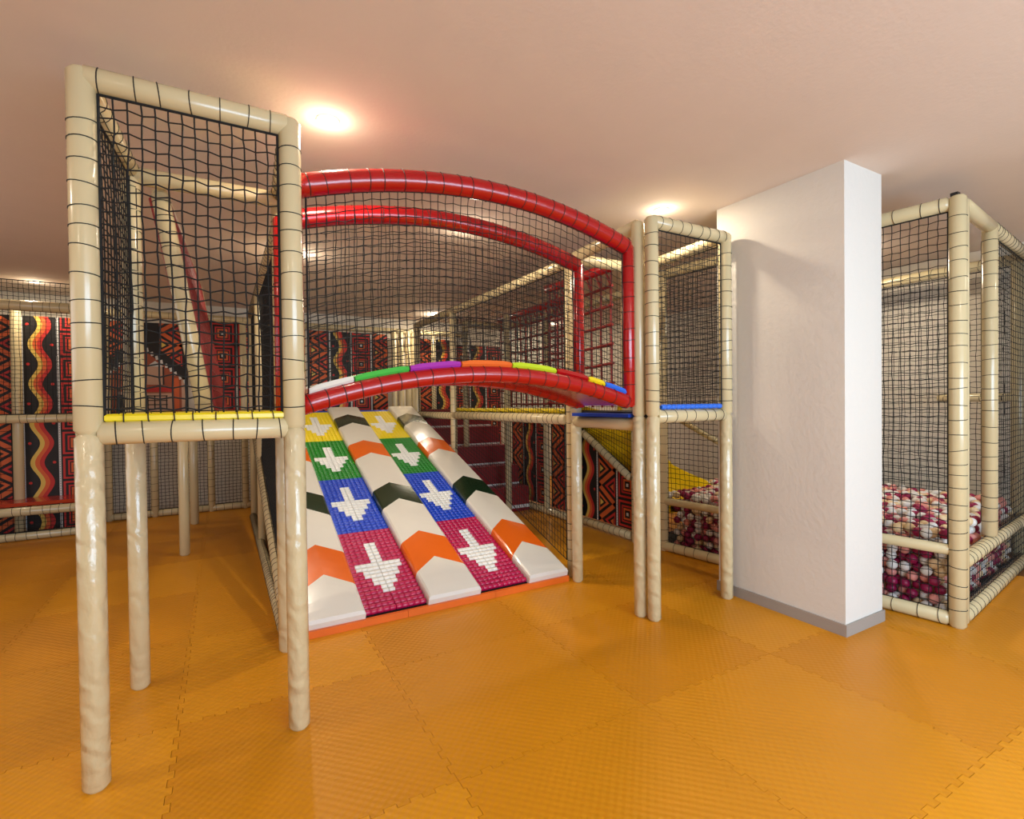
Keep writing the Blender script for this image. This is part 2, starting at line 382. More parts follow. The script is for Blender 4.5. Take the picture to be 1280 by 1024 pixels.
# ------------------------------------------------------------------ arched bridge
BR = Thing('arched_bridge', 'red padded arched bridge with netted sides and coloured deck between two towers', 'bridge', (.6, 1.05, 1.4))
bxa, bxb, yf, yb = -.475, 1.638, .79, 1.35
def arch(y, ze, zp, n=28, x0=bxa, x1=bxb):
    return [(x0+(x1-x0)*k/n, y, ze+(zp-ze)*(1-(2*k/n-1)**2)) for k in range(n+1)]
ups = {}; los = {}
for y, ue, up, le, lp in ((yf, 2.555, 2.735, 1.495, 1.672), (yb, 2.565, 2.735, 1.49, 1.672)):
    ups[y] = arch(y, ue, up); los[y] = arch(y, le, lp)
    p = BR.part('handrail_arch', MB().tube(ups[y], .057, 18), 'red'); BR.part('lacing_cord', MB().rings(ups[y], None, .057, .095, toward=(.6, y, 0)), 'cord', parent=p)
    p = BR.part('deck_arch', MB().tube(los[y], .048, 18), 'red'); BR.part('lacing_cord', MB().rings(los[y], None, .048, .1, toward=(.6, y, 5)), 'cord', parent=p)
    for x, z0, z1 in ((bxa-.01, le-.03, ue+.02), (bxb, le-.03, ue+.02)):
        post(BR, x, y, z0, z1, .043, m='red', lace=(z0+.1, z1-.05), name='end_post')
    ua, la = np.array(ups[y]), np.array(los[y])
    def fn(U, V, ua=ua, la=la, y=y):
        uu = np.clip(U, 0, 1); x = bxa+.05+(bxb-bxa-.1)*uu
        zt = np.interp(x, ua[:, 0], ua[:, 2])-.055; zb = np.interp(x, la[:, 0], la[:, 2])+.05
        return np.stack([x, y+.02*np.sin(PI*uu)*np.sin(PI*V), zb+(zt-zb)*V], -1)
    o = bpy.data.objects.new('net', net_mesh('net', fn, bxb-bxa-.1, .97, r=.0023, base=BR.base)); C.objects.link(o); o.parent = BR.o
la = np.array(los[yf])
cuts = [(-.43, 'white_vinyl'), (-.21, 'lightgreen'), (.08, 'purple'), (.38, 'orange'), (.71, 'lime'), (1.03, 'red'), (1.28, 'yellow'), (1.42, 'bright_blue'), (1.64, None)]
def dz(x): return float(np.interp(x, la[:, 0], la[:, 2]))
for (xa, mm), (xb, _) in zip(cuts[:-1], cuts[1:]):
    mb = MB(); n = 6
    vs = []; 
    for k in range(n+1):
        x = xa+.004+(xb-xa-.008)*k/n; z = dz(x)+.046; e = .006 if k in (0, n) else 0
        vs += [(x, yf-.012, z), (x, yf-.022, z+.012), (x, yf-.012, z+.034-e), (x, yb+.02, z+.034-e), (x, yb+.02, z)]
    fs = []
    for k in range(n):
        for j in range(5): j2 = (j+1) % 5; fs.append((k*5+j, k*5+j2, k*5+5+j2, k*5+5+j))
    fs += [(4,3,2,1,0), tuple(n*5+j for j in range(5))]
    mb.add(vs, fs); BR.part('deck_mat', mb, mm)
# red soffit under the deck
mb = MB(); vs = []; fs = []
for k, p in enumerate(los[yf]): vs += [(p[0], yf+.03, p[2]-.02), (p[0], yb-.03, p[2]-.02), (p[0], yb-.03, p[2]+.02), (p[0], yf+.03, p[2]+.02)]
for k in range(len(los[yf])-1):
    for j in range(4): fs.append((k*4+j, k*4+(j+1) % 4, k*4+4+(j+1) % 4, k*4+4+j))
mb.add(vs, fs, 0, False); BR.part('deck_underside', mb, 'red')

# ------------------------------------------------------------------ roller ramp
y0, z0, y1, z1 = 1.66, .05, 5.60, 1.40; SL = math.hypot(y1-y0, z1-z0); ey = (y1-y0)/SL; ez = (z1-z0)/SL; ANG = math.atan2(ez, ey)
def rp(x, s, h): return (x, y0+ey*s-ez*h, z0+ez*s+ey*h)
RX0, RX1 = -.375, 1.715
RM = Thing('roller_ramp', 'wide sloping roller ramp with white arrows on coloured bands beneath the red bridge', 'ramp', (.67, 3.6, 0))
def slab(x0, x1, s0, s1, h0, h1, mb=None):
    mb = mb or MB(); P = [rp(x, s, h) for h in (h0, h1) for s in (s0, s1) for x in (x0, x1)]
    mb.add(P, [(0,2,3,1), (4,5,7,6), (0,1,5,4), (1,3,7,5), (3,2,6,7), (2,0,4,6)]); return mb
RM.part('ramp_board', slab(RX0, RX1, 0, SL, -.06, -.018), 'dark_board')
for k in range(3):
    xa = RX0+(RX1-RX0)*k/3; xb = RX0+(RX1-RX0)*(k+1)/3
    RM.part('kerb_board', MB().box((xa+.001, y0-.045, 0), (xb-.001, y0-.012, .045)), 'orange_board')
RM.part('top_rail', MB().tube([(RX0, y1+.05, z1-.01), (RX1, y1+.05, z1-.01)], .03), 'blue')
RM.part('side_board', slab(RX0, RX0+.012, 0, SL, -.16, -.06), 'dark_board'); RM.part('side_board', slab(RX1-.012, RX1, .2, SL, -.2, -.06), 'dark_board')
PADS = [(-.37, .03), (.48, .90), (1.335, 1.712)]
bounds = [(-.02, -.02), (.28, .45), (.69, .85), (1.275, 1.45), (1.64, 1.80), (2.41, 2.57), (2.81, 2.95), (3.39, 3.56), (3.72, 3.88), (4.19, 4.19)]
pcol = ['white_vinyl', 'orange_vinyl', 'white_vinyl', 'green_vinyl']*3
for (xa, xb) in PADS:
    pd = Thing.__new__(Thing); xm = (xa+xb)/2
    root = None
    for i in range(len(bounds)-1):
        (e0, a0), (e1, a1) = bounds[i], bounds[i+1]
        prof = [(xa, -.012), (xa, .042), (xa+.006, .058), (xa+.02, .066), (xm, .068), (xb-.02, .066), (xb-.006, .058), (xb, .042), (xb, -.012)]
        mb = MB(); nn = 4; vs = []
        for x, hh in prof:
            q = 1-abs(x-xm)/(xb-xm)
            for k in range(nn+1):
                s0 = e0+(a0-e0)*q; s1 = e1+(a1-e1)*q; f = k/nn
                bul = .004*math.sin(PI*f) if hh > .06 else 0
                ins = .012 if (i == 0 and k == 0 and hh > .05) else 0
                vs.append(rp(x, s0+(s1-s0)*f+ins, hh+bul))
        fs = []
        for a in range(len(prof)-1):
            for k in range(nn): fs.append((a*(nn+1)+k, (a+1)*(nn+1)+k, (a+1)*(nn+1)+k+1, a*(nn+1)+k+1))
        mb.add(vs, fs, 0, False)
        np_ = len(prof)
        mb.add([vs[a*(nn+1)] for a in range(np_)], [tuple(range(np_))]); mb.add([vs[a*(nn+1)+nn] for a in range(np_)], [tuple(reversed(range(np_)))])
        if root is None: root = RM.part('bumper_pad', mb, pcol[i], label='white bumper pad with orange and dark green chevrons')
        else: RM.part('pad_segment', mb, pcol[i], parent=root)
# rollers
ROWS = 22; NSEG = 10; pitch = 1.03/ROWS
LANES = [(.03, .48), (.90, 1.335)]
SEC = ['magenta', 'blue', 'green', 'yellow']
def roller_geo(n=8, ln=.0435, r=.0215):
    vs = []; 
    for (x, rr) in ((-ln/2, r*.93), (-ln/2+.002, r), (ln/2-.002, r), (ln/2, r*.93)):
        for k in range(n): a = 2*PI*(k+.5)/n; vs.append((x, rr*math.cos(a), rr*math.sin(a)))
    fs = [tuple(range(n)), tuple(reversed(range(3*n, 4*n)))]
    for j in range(3):
        for k in range(n): fs.append((j*n+k, j*n+n+k, j*n+n+(k+1) % n, j*n+(k+1) % n))
    return vs, fs
def roller_mesh(mn, ln):
    mb = MB(); vs, fs = roller_geo(ln=ln); mb.add(vs, fs, 0, True); return mb.mesh('roller', mn)
half_of = {}
for r in range(ROWS):
    half_of[r] = 0 if r < 4 else (r-4)//2+1 if r < 12 else 1 if r < 18 else 0
stuff = MB(); cnt = 0; rmesh = {}
cols = SEC+['roller_white']
for row in range(4*ROWS):
    sec, r = row//ROWS, row % ROWS
    for li, (xa, xb) in enumerate(LANES):
        pw = (xb-xa-.008)/NSEG; xm = (xa+xb)/2
        for k in range(NSEG):
            off = k-NSEG/2+.5; x = xm+off*pw+(.002 if off > 0 else -.002)
            white = abs(off) < half_of[r]
            mn = 'roller_white' if white else SEC[sec]
            s = .012+row*pitch+pitch/2
            if cnt < 300:
                key = (mn, li)
                if key not in rmesh: rmesh[key] = roller_mesh(mn, pw-.0006)
                RM.inst('roller', rmesh[key], rp(x, s, 0), (ANG, 0, 0)); cnt += 1
            else:
                vs, fs = roller_geo(6, pw-.0006)
                stuff.add([(vx+x, rp(0, s+vy*1, vz)[1], rp(0, s+vy, vz)[2]) for vx, vy, vz in vs], fs, cols.index(mn), True)
RM.part('roller', stuff, cols, kind='stuff')

# ------------------------------------------------------------------ netted sides of the ramp
def ramp_z(y): return z0+(y-y0)/(y1-y0)*(z1-z0)
SLF = Thing('netted_frame', 'cream netted side frame along the ramp edge behind the left tower', 'netted frame', (-.44, 3.6, 0))
xs = -.445
post(SLF, xs, 1.64, 0, 2.72, .043, split=1.4); post(SLF, xs, 4.2, 0, 2.72, .043); post(SLF, xs, 5.75, 0, 2.72)
beam(SLF, (xs, 1.64, 2.7), (xs, 5.75, 2.7))
beam(SLF, (xs-.01, 1.70, .10), (xs-.01, 5.7, 1.42), .043, name='sloping_beam', sp=.07)
beam(SLF, (xs-.02, 1.75, .045), (xs-.02, 5.7, .045), .042, sp=.07)
net_quad(SLF, (xs, 1.7, .16), (xs, 5.7, 1.47), (xs, 5.7, 2.66), (xs, 1.7, 2.66), .02, (1,0,0))
SRF = Thing('netted_frame', 'cream netted side frame between the ramp and the red staircase', 'netted frame', (1.77, 3.6, 0))
xs = 1.775
post(SRF, xs+.03, 1.69, 0, 2.68, .043, lace=(.1, 2.6)); post(SRF, xs, 4.17, 0, 2.68, .043, lace=(.8, 2.6)); post(SRF, xs, 5.55, 0, 2.68)
beam(SRF, (xs, 1.69, 2.685), (xs, 5.6, 2.685))
beam(SRF, (xs, 1.72, 1.355), (xs, 4.15, 1.355)); beam(SRF, (xs, 4.2, 1.345), (xs, 5.55, 1.345))
net_quad(SRF, (xs, 1.73, .14), (xs, 5.5, 1.40), (xs, 5.5, 2.64), (xs, 1.73, 2.64), .015, (1,0,0))

# ------------------------------------------------------------------ raised walkway and staircase
UW = Thing('raised_walkway', 'raised netted walkway with yellow laced floor edge behind the right tower', 'walkway', (2.4, 3, 0))
for k in range(26):
    y = 1.76+k*.092; UW.part('floor_mat_edge', MB().tube([(1.81, y, 1.425), (1.81, y+.089, 1.425)], .024, 10, dome=.5), 'yellow')
UW.part('floor_board', MB().box((1.83, 1.65, 1.34), (2.62, 4.15, 1.40)), 'dark_board')
for (x, y, zb, zt) in ((2.98, 3.15, 0, 2.7), (2.98, 3.86, 0, 2.7), (2.58, 4.2, 0, 2.7), (3.0, 4.95, 0, 2.7), (2.3, 4.95, 0, 2.7)):
    post(UW, x, y, zb, zt, .043, lace=(1.45, 2.6))
beam(UW, (2.98, 2.26, 2.66), (3.0, 4.95, 2.66)); beam(UW, (2.3, 4.95, 2.66), (3.0, 4.95, 2.66)); beam(UW, (2.98, 2.26, 1.33), (2.98, 4.9, 1.33)); beam(UW, (1.83, 4.2, 1.34), (2.98, 4.2, 1.34))
beam(UW, (2.98, 3.2, .05), (2.98, 4.9, .05))
net_quad(UW, (2.98, 2.2, 1.4), (2.98, 4.9, 1.4), (2.98, 4.9, 2.62), (2.98, 2.2, 2.62), .01, (1,0,0))
net_quad(UW, (1.85, 4.2, 1.4), (2.55, 4.2, 1.4), (2.55, 4.2, 2.62), (1.85, 4.2, 2.62))
SC = Thing('staircase', 'red padded staircase with white edges under the raised walkway', 'staircase', (2.5, 4.9, 0))
for k in range(5):
    ya = 4.24+k*.29; za = .09+k*.27
    SC.part('step', MB().box((1.86, ya, 0 if k == 0 else za-.02), (2.93, ya+.28 if k == 4 else ya+.30, za+.245)), 'step_red')
    SC.part('step_edge', MB().box((1.86, ya-.012, za-.045), (2.93, ya+.02, za-.002)), 'roller_white')
for nm, lab, (xa, ya, yb_) in (('cargo_net', 'red rope cargo net hanging just behind the right tower', (2.27, 1.66, 2.75)), ('cargo_net', 'long red rope cargo net hanging along the raised walkway', (2.70, 2.9, 4.65))):
    G = Thing(nm, lab, 'cargo net', (xa, (ya+yb_)/2, 1.42))
    zt = 2.72 if ya < 2 else 2.70
    G.part('top_bar', MB().tube([(xa, ya, zt), (xa, yb_, zt)], .045), 'red')
    p = [];
    nr = 7; nc = max(4, int((yb_-ya)/.14))
    for i in range(nr):
        z = 1.50+i*.175; G.part('rung_rope', MB().tube([(xa+.005*math.sin(q*3+i), ya+.02+(yb_-ya-.04)*q/8, z-.02*math.sin(PI*q/8)) for q in range(9)], .0145, 6, dome=0), 'rope_red')
    for i in range(nc+1):
        y = ya+.05+(yb_-ya-.1)*i/nc; mb = MB().tube([(xa+.012, y, 1.45), (xa+.012, y+.008, 2.1), (xa+.01, y, zt-.03)], .011, 6, dome=0)
        if i < nc: mb.tube([(xa+.012, y, 2.55), (xa+.006, y+(yb_-ya-.1)/nc/2, zt-.03)], .011, 6, dome=0)
        G.part('hanging_rope', mb, 'rope_red')

# ------------------------------------------------------------------ printed panels
MM = ['m_black', 'm_red', 'm_orange', 'm_yellow', 'm_white', 'm_brown', 'm_beige']
K, RD, OR, YE, WH, BRN, BG = range(7)
class Print:
    """flat print laid out in panel coordinates: u to the right, v up, layers a fraction of a millimetre proud"""
    def __init__(s, org, du, w, h, clip=None): s.o = Vector(org); s.du = Vector(du).normalized(); s.n = s.du.cross(Vector((0,0,1))); s.w = w; s.h = h; s.mb = MB(); s.clip = clip
    def P(s, u, v, l): return s.o+s.du*u+Vector((0,0,v))+s.n*(.0012*l)
    def poly(s, pts, mi, l=1):
        b = [(0, 0), (s.w, 0), (s.w, s.h), (0, s.h)] if s.clip is None else s.clip
        def cl(pts):
            out = pts
            for i in range(len(b)):
                (ax, ay), (bx, by) = b[i], b[(i+1) % len(b)]; inp = out; out = []
                if not inp: return []
                def sd(p): return (bx-ax)*(p[1]-ay)-(by-ay)*(p[0]-ax)
                for j in range(len(inp)):
                    p, q = inp[j-1], inp[j]; sp, sq = sd(p), sd(q)
                    if (sp >= 0) != (sq >= 0): t = sp/(sp-sq); out.append((p[0]+(q[0]-p[0])*t, p[1]+(q[1]-p[1])*t))
                    if sq >= 0: out.append(q)
            return out
        c = cl(list(pts))
        if len(c) > 2: s.mb.add([s.P(u, v, l) for u, v in c], [tuple(range(len(c)))], mi)
    def rect(s, a, b, c, d, mi, l=1): s.poly([(a, b), (c, b), (c, d), (a, d)], mi, l)
    def back(s, mi=K):
        c = s.clip or [(0, 0), (s.w, 0), (s.w, s.h), (0, s.h)]; n = len(c)
        v = [s.P(u, q, 0) for u, q in c]+[s.P(u, q, 0)-s.n*.012 for u, q in c]
        s.mb.add(v, [tuple(range(n)), tuple(reversed(range(n, 2*n)))]+[(i, n+i, n+(i+1) % n, (i+1) % n) for i in range(n)], mi)
    def sep(s, u):
        s.rect(u-.011, 0, u+.011, s.h, WH, 1); k = 0
        while k*.03 < s.h: s.rect(u-.004, k*.03, u+.004, k*.03+.006, K, 2); k += 1
    def wave(s, u, w, ph=0):
        per = .48; n = int(s.h/.02)+1; am = w*.15
        def cx(v): return u+w*.5+am*math.sin(2*PI*v/per+ph)
        bw = w*.14
        for i in range(n):
            v, v2 = i*.02, (i+1)*.02
            for j, c in enumerate((YE, OR, RD)):
                a = (j-1.5)*bw; s.poly([(cx(v)+a, v), (cx(v)+a+bw, v), (cx(v2)+a+bw, v2), (cx(v2)+a, v2)], c, 1)
        k = 0
        while k*per/2 < s.h+per:
            v = k*per/2+per*(.25-ph/2/PI) ; side = 1 if k % 2 else -1
            c = u+w*.5+side*w*.36*1
            s.poly([(c+w*.055*math.cos(q*PI/5), v+w*.055*math.sin(q*PI/5)) for q in range(10)], RD, 1); k += 1
    def squares(s, u, w):
        per = w*1.02; k = 0
        while k*per < s.h:
            cy, cx = k*per+per/2, u+w/2
            for j, (f, c) in enumerate(((.46, RD), (.385, K), (.30, RD), (.24, K), (.20, OR), (.13, K), (.055, WH))):
                s.rect(cx-w*f, cy-w*f, cx+w*f, cy+w*f, c, 1+j*.4)
            k += 1
    def zig(s, u, w, flip=False):
        per = w*1.25; k = -1
        X = (lambda a: u+w-a*w) if flip else (lambda a: u+a*w)
        def pl(pts, c, l):
            q = [(X(a), b) for a, b in pts]; s.poly(q[::-1] if flip else q, c, l)
        while k*per < s.h:
            v = k*per; t = .17*per
            pl([(.05, v), (.05, v+t), (.95, v+per/2+t), (.95, v+per/2)], OR, 1); pl([(.95, v+per/2), (.95, v+per/2+t), (.05, v+per+t), (.05, v+per)], OR, 1)
            cv = v+per/2+t/2
            pl([(.05, cv-.30*per), (.62, cv), (.05, cv+.30*per)], OR, 1.4); pl([(.10, cv-.19*per), (.46, cv), (.10, cv+.19*per)], K, 1.8); pl([(.13, cv-.1*per), (.32, cv), (.13, cv+.1*per)], YE, 2.2)
            cv = v+t/2
            pl([(.95, cv+.30*per), (.38, cv), (.95, cv-.30*per)], RD, 1.4); pl([(.90, cv+.19*per), (.54, cv), (.90, cv-.19*per)], K, 1.8); pl([(.87, cv+.1*per), (.68, cv), (.87, cv-.1*per)], OR, 2.2)
            k += 1
    def cols(s, seq, w):
        s.back(); u = 0
        for q in seq:
            if q == 'w': s.wave(u+.01, w-.02)
            if q == 's': s.squares(u+.015, w-.03)
            if q == 'z': s.zig(u+.015, w-.03)
            if q == 'f': s.zig(u+.015, w-.03, True)
            u += w
            if u < s.w-.02: s.sep(u)
    def done(s, label, group=None):
        b = tuple(s.P(s.w/2, 0, 0)); return single('mural_panel', s.mb, MM, label, 'mural', group=group, base=b)
YM = 6.955
p = Print((-3.54, 6.36, .0), (1,0,0), 1.30, 2.62); p.cols('szws', .33); p.done('tall tribal print panel behind the red bench shelf')
p = Print((-.96, YM, 1.42), (1,0,0), .66, 1.38); p.cols('ss', .36); p.done('tribal print panel of red squares seen through the left tower')
p = Print((.42, YM, 1.40), (1,0,0), 1.30, 1.32); p.cols('zwsz', .34); p.done('tribal print panel with zigzag, wave and squares above the ramp top')
p = Print((2.28, YM, 1.40), (1,0,0), .64, 1.28); p.cols('fw', .33); p.done('tribal print panel beside the cream posts at the back wall')
p = Print((2.96, YM, .0), (1,0,0), 1.0, 2.6); p.cols('sws', .34); p.done('dim tribal print panel behind the staircase')
# side wall panels, du runs towards the camera (-y)
p = Print((3.03, 4.88, .10), (0,-1,0), 1.0, 1.2); p.cols('fws', .34); p.done('dark tribal print panel beside the staircase')
p = Print((3.03, 3.82, .10), (0,-1,0), .64, 1.2); p.cols('zz', .33); p.done('red zigzag print panel beside the ramp netting')
p = Print((3.062, 3.24, .10), (0,-1,0), 1.05, 1.2, clip=[(0, 0), (1.05, 0), (1.05, .53), (0, 1.10)]); p.cols('wzs', .345); p.done('slanted tribal print panel under the yellow slide rail')
# painted hut
p = Print((-2.28, YM, 1.42), (1,0,0), 1.05, 1.28); p.back(K)
p.zig(.05, .3); p.zig(.7, .3); p.rect(.44, .7, .46, 1.28, WH, 2)
p.poly([(.02, .02), (1.03, .02), (1.03, .62), (.62, .98), (.42, .98), (.02, .62)], BRN, 3)
p.poly([(0, .60), (.50, 1.10), (.50, .92), (0, .42)], K, 4); p.poly([(.50, 1.10), (1.05, .60), (1.05, .42), (.50, .92)], K, 4)
for k in range(9):
    p.poly([(.02+k*.055, .43+k*.055), (.05+k*.055, .42+k*.055), (.06+k*.055, .475+k*.055), (.03+k*.055, .485+k*.055)], WH, 5)
    p.poly([(1.03-k*.055, .43+k*.055), (1.02-k*.055, .485+k*.055), (.99-k*.055, .475+k*.055), (1.0-k*.055, .42+k*.055)], WH, 5)
p.rect(.56, .40, .76, .66, BG, 4); p.rect(.745, .40, .765, .66, K, 5); p.poly([(.56, .66), (.76, .66), (.66, .74)], WH, 4)
p.rect(.53, .02, .86, .28, BG, 4)
for a in (.56, .64, .70, .78): p.rect(a, .05, a+.015, .25, K, 5)
for b in (.05, .11, .17, .235): p.rect(.56, b, .80, b+.013, K, 5)
p.rect(.53, .30, .86, .36, RD, 4); p.rect(.88, .02, .94, .5, OR, 4); p.rect(.97, .02, 1.03, .5, BG, 4)
p.rect(.10, .02, .16, .34, K, 4); p.rect(.22, .02, .34, .30, BG, 4); p.rect(.40, .02, .46, .34, WH, 4); p.rect(.24, .02, .32, .26, K, 5)
p.done('painted hut panel with dark roof and brown walls behind the left tower')

# ------------------------------------------------------------------ frames along the back wall
BF = Thing('netted_frame', 'cream netted frame holding the red bench shelf along the back wall', 'netted frame', (-3, 5.9, 0))
for z in (2.67, 1.388, .335): beam(BF, (-4.2, 5.9, z), (-2.27, 5.9, z), .05 if z < 2 else .06)
beam(BF, (-4.2, 5.9, .05), (-2.2, 5.95, .05), .05)
post(BF, -2.22, 5.92, 0, 2.7, .045, lace=(.1, 2.6)); post(BF, -2.91, 6.28, 0, 2.7, .05); post(BF, -3.5, 5.9, 0, 2.7, .05)
BF.part('bench_shelf', MB().box((-4.2, 5.93, .39), (-2.27, 6.33, .43)), 'bench_red')
net_quad(BF, (-4.2, 5.88, 1.44), (-2.27, 5.88, 1.44), (-2.27, 5.88, 2.95), (-4.2, 5.88, 2.95))
net_quad(BF, (-4.2, 5.9, .1), (-2.27, 5.9, .1), (-2.27, 5.9, .29), (-4.2, 5.9, .29))
net_quad(BF, (-4.2, 6.26, .44), (-2.96, 6.26, .44), (-2.96, 6.26, 1.34), (-4.2, 6.26, 1.34), cell=.1)
BK = Thing('netted_frame', 'low cream netted frame on the back wall seen beneath the left tower', 'netted frame', (-1.2, 6.6, 0))
for x in (-2.12, -1.62, -.95, -.52, -.28): post(BK, x, 6.6, 0, 1.38 if -2 < x < -.6 else 2.75, .045, lace=(.1, 1.35))
for xa, xb in ((-2.12, -1.62), (-1.58, -.99), (-.95, -.28)): beam(BK, (xa, 6.6, .05), (xb, 6.6, .05)); 
beam(BK, (-2.2, 6.6, 1.38), (-.28, 6.6, 1.38)); beam(BK, (-2.2, 6.6, 2.76), (-.28, 6.6, 2.76))
net_quad(BK, (-2.1, 6.6, .1), (-.95, 6.6, .1), (-.95, 6.6, 1.33), (-2.1, 6.6, 1.33)); net_quad(BK, (-.92, 6.6, .1), (-.3, 6.6, .1), (-.3, 6.6, 1.33), (-.92, 6.6, 1.33))
BP = Thing('back_platform', 'raised platform with cream posts along the back wall at the ramp top', 'platform', (.8, 6.1, 0))
BP.part('floor_board', MB().box((-.2, 5.69, 1.34), (3.1, 6.55, 1.385)), 'dark_board')
BP.part('edge_strip', MB().box((1.83, 5.62, 1.36), (2.3, 5.68, 1.42)), 'green_vinyl')
for x in (1.74, 1.86, 1.98, 2.08, .30): post(BP, x, 6.62, 0, 2.78, .045)
post(BP, 2.45, 6.64, 0, 2.7, .04)
beam(BP, (.3, 6.62, 2.74), (3.0, 6.62, 2.74)); beam(BP, (1.83, 5.65, 1.30), (2.3, 5.65, 1.30))
BP.part('underside_panel', MB().box((-.2, 5.80, .0), (3.1, 5.83, 1.34)), 'dark_board')
CP = Thing('post_frame', 'bare cream post frame standing on the floor beyond the left tower', 'post frame', (-1.15, 5, 0))
post(CP, -1.15, 4.25, 0, 1.38, .047); post(CP, -1.13, 5.8, 0, 1.38, .05)
beam(CP, (-1.15, 4.25, 1.38), (-1.13, 5.8, 1.38), lace=False); beam(CP, (-1.15, 4.25, 1.38), (-.50, 4.25, 1.38), lace=False); beam(CP, (-1.15, 5.8, 1.38), (-.51, 5.8, 1.38), lace=False)
beam(CP, (-1.2, 1.6, 1.38), (-1.15, 4.25, 1.38), lace=False)

# ------------------------------------------------------------------ slide and ball pit
rot = math.radians(7); pc = Vector((3.37, -.41)); fd = Vector((math.cos(rot), math.sin(rot))); wd = Vector((-.37, 2.6)).normalized()
def pf(a, z): q = pc+fd*a; return (q.x, q.y, z)          # along the front face
def pwl(b, z): q = pc+wd*b; return (q.x, q.y, z)          # along the side wall
BPIT = Thing('ball_pit', 'cream framed netted ball pit enclosure behind the white pillar', 'ball pit', (3.9, .8, 0))
WL = 2.62; FL = 2.25
def lpost(a, z0, z1, r=R0, lace=True):
    return post(BPIT, a[0], a[1], z0, z1, r, lace=(z0+.06, z1-.05) if lace else None)
lpost(pwl(0, 0), 0, 2.81, .047); lpost(pf(.105, 0), 0, 2.81, .036, False); lpost(pwl(.95, 0), 0, 2.75); lpost(pwl(2.27, 0), 0, 2.75); lpost(pwl(WL, 0), 0, 2.7)
lpost(pf(.85, 0), .46, 2.80, .047)
lpost(pf(FL, 0), 0, 2.8)
for z, r in ((2.77, .047), (.047, .047), (.50, .036)):
    beam(BPIT, pwl(.04, z), pwl(WL, z), r, sp=.12, lace=z != .5)
beam(BPIT, pf(.10, 2.775), pf(.86, 2.775), .047, lace=False); beam(BPIT, pf(.86, 2.775), pf(FL, 2.775), .047); beam(BPIT, pf(.13, .41), pf(FL, .41), .047); beam(BPIT, pf(.13, .047), pf(FL, .047), .047)
BPIT.part('black_cap', MB().box((pc.x-.03, pc.y-.01, 2.81), (pc.x+.01, pc.y+.03, 2.83)), 'black_plastic')
ck = dict(cell=.05)
net_quad(BPIT, pwl(.05, .09), pwl(.92, .09), pwl(.92, 2.72), pwl(.05, 2.72), .01, (1,0,0), **ck)
net_quad(BPIT, pwl(.99, .09), pwl(2.23, .09), pwl(2.23, 2.72), pwl(.99, 2.72), .01, (1,0,0), **ck)
net_quad(BPIT, pwl(2.31, .09), pwl(WL-.05, .09), pwl(WL-.05, 2.66), pwl(2.31, 2.66), .01, (1,0,0), **ck)
net_quad(BPIT, pf(.15, .09), pf(FL-.05, .09), pf(FL-.05, .36), pf(.15, .36), 0, **ck)
net_quad(BPIT, pf(.91, .46), pf(FL-.05, .46), pf(FL-.05, 2.72), pf(.91, 2.72), 0, **ck)
XF = 5.52
for y in (-.1, 1.4, 2.9): post(BPIT, XF, y, 0, 2.8, .05)
for z in (2.76, .43): beam(BPIT, (XF, -.15, z), (XF, 2.95, z), .05)
beam(BPIT, (XF, -.15, 1.5), (XF, .5, 1.5), .04)
net_quad(BPIT, (XF, -.1, .5), (XF, 2.9, .5), (XF, 2.9, 2.7), (XF, -.1, 2.7), .02, (1,0,0), **ck)
beam(BPIT, (4.25, 2.75, 1.28), (4.25, 2.0, .96), .035)
BPIT.part('pit_floor', MB().add([(3.42, -.33, .015), (XF-.06, -.1, .015), (XF-.06, 2.6, .015), (3.06, 2.2, .015)], [(0,1,2,3)]), 'dark_board')
# slide
SD = Thing('slide', 'wide yellow wavy slide running down into the ball pit', 'slide', (3.6, 2.4, 0))
xa, xb = 3.16, 3.95; n = 44; YS0, YS1 = 3.5, 1.85
def stop(y): return float(np.interp(y, [1.85, 1.95, 2.05, 2.3, 2.56, 3.05, 3.5], [.46, .52, .60, .655, .73, 1.17, 1.50]))
def sz(y): return max(.44, stop(y)-.14)
mb = MB(); vs = []; fs = []
xsn = [xa, xa+.02, xa+.05, xa+.41, xa+.44, xb-.05, xb-.02, xb]
for i in range(n+1):
    y = YS0-(YS0-YS1)*i/n; z = sz(y); e = stop(y)-z
    for x, dz_ in zip(xsn, (e, e, 0, .0, .02, 0, e, e)): vs.append((x, y, z+dz_))
m = len(xsn)
for i in range(n):
    for j in range(m-1): fs.append((i*m+j, (i+1)*m+j, (i+1)*m+j+1, i*m+j+1))
mb.add(vs, fs, 0, True)
lo_ = [(x, y, sz(y)-.08) for x, y, z in vs]
o2 = len(vs); sd = []
for i in range(n):
    for j in (0, m-1):
        a, b = i*m+j, (i+1)*m+j; sd.append((a, b, b+o2, a+o2))
mb.add(vs+lo_, sd, 0, False); mb.add(lo_, [tuple(reversed(f)) for f in fs], 0, True)
SD.part('slide_bed', mb, 'slide_yellow')
xp = 3.10; q = [(3.5, .9), (3.12, 1.10), (2.19, .62), (2.19, 1.30), (3.5, 1.5)]
mb = MB().add([(x, y, z) for x in (xp, xp-.018) for y, z in q], [(0,1,2,3,4), (9,8,7,6,5)]+[(k, 5+k, 5+(k+1) % 5, (k+1) % 5) for k in range(5)])
SD.part('side_panel', mb, 'slide_yellow')
SR = beam(SD, (3.0, 3.09, 1.135), (3.0, 2.25, .683), .045, name='side_rail')
beam(SD, (3.0, 3.09, .06), (3.0, 2.25, .06), .045, name='floor_rail')
net_quad(SD, (3.0, 3.08, 1.17), (3.0, 2.22, .72), (3.0, 2.22, 1.3), (3.0, 3.08, 1.3), 0, (1,0,0))

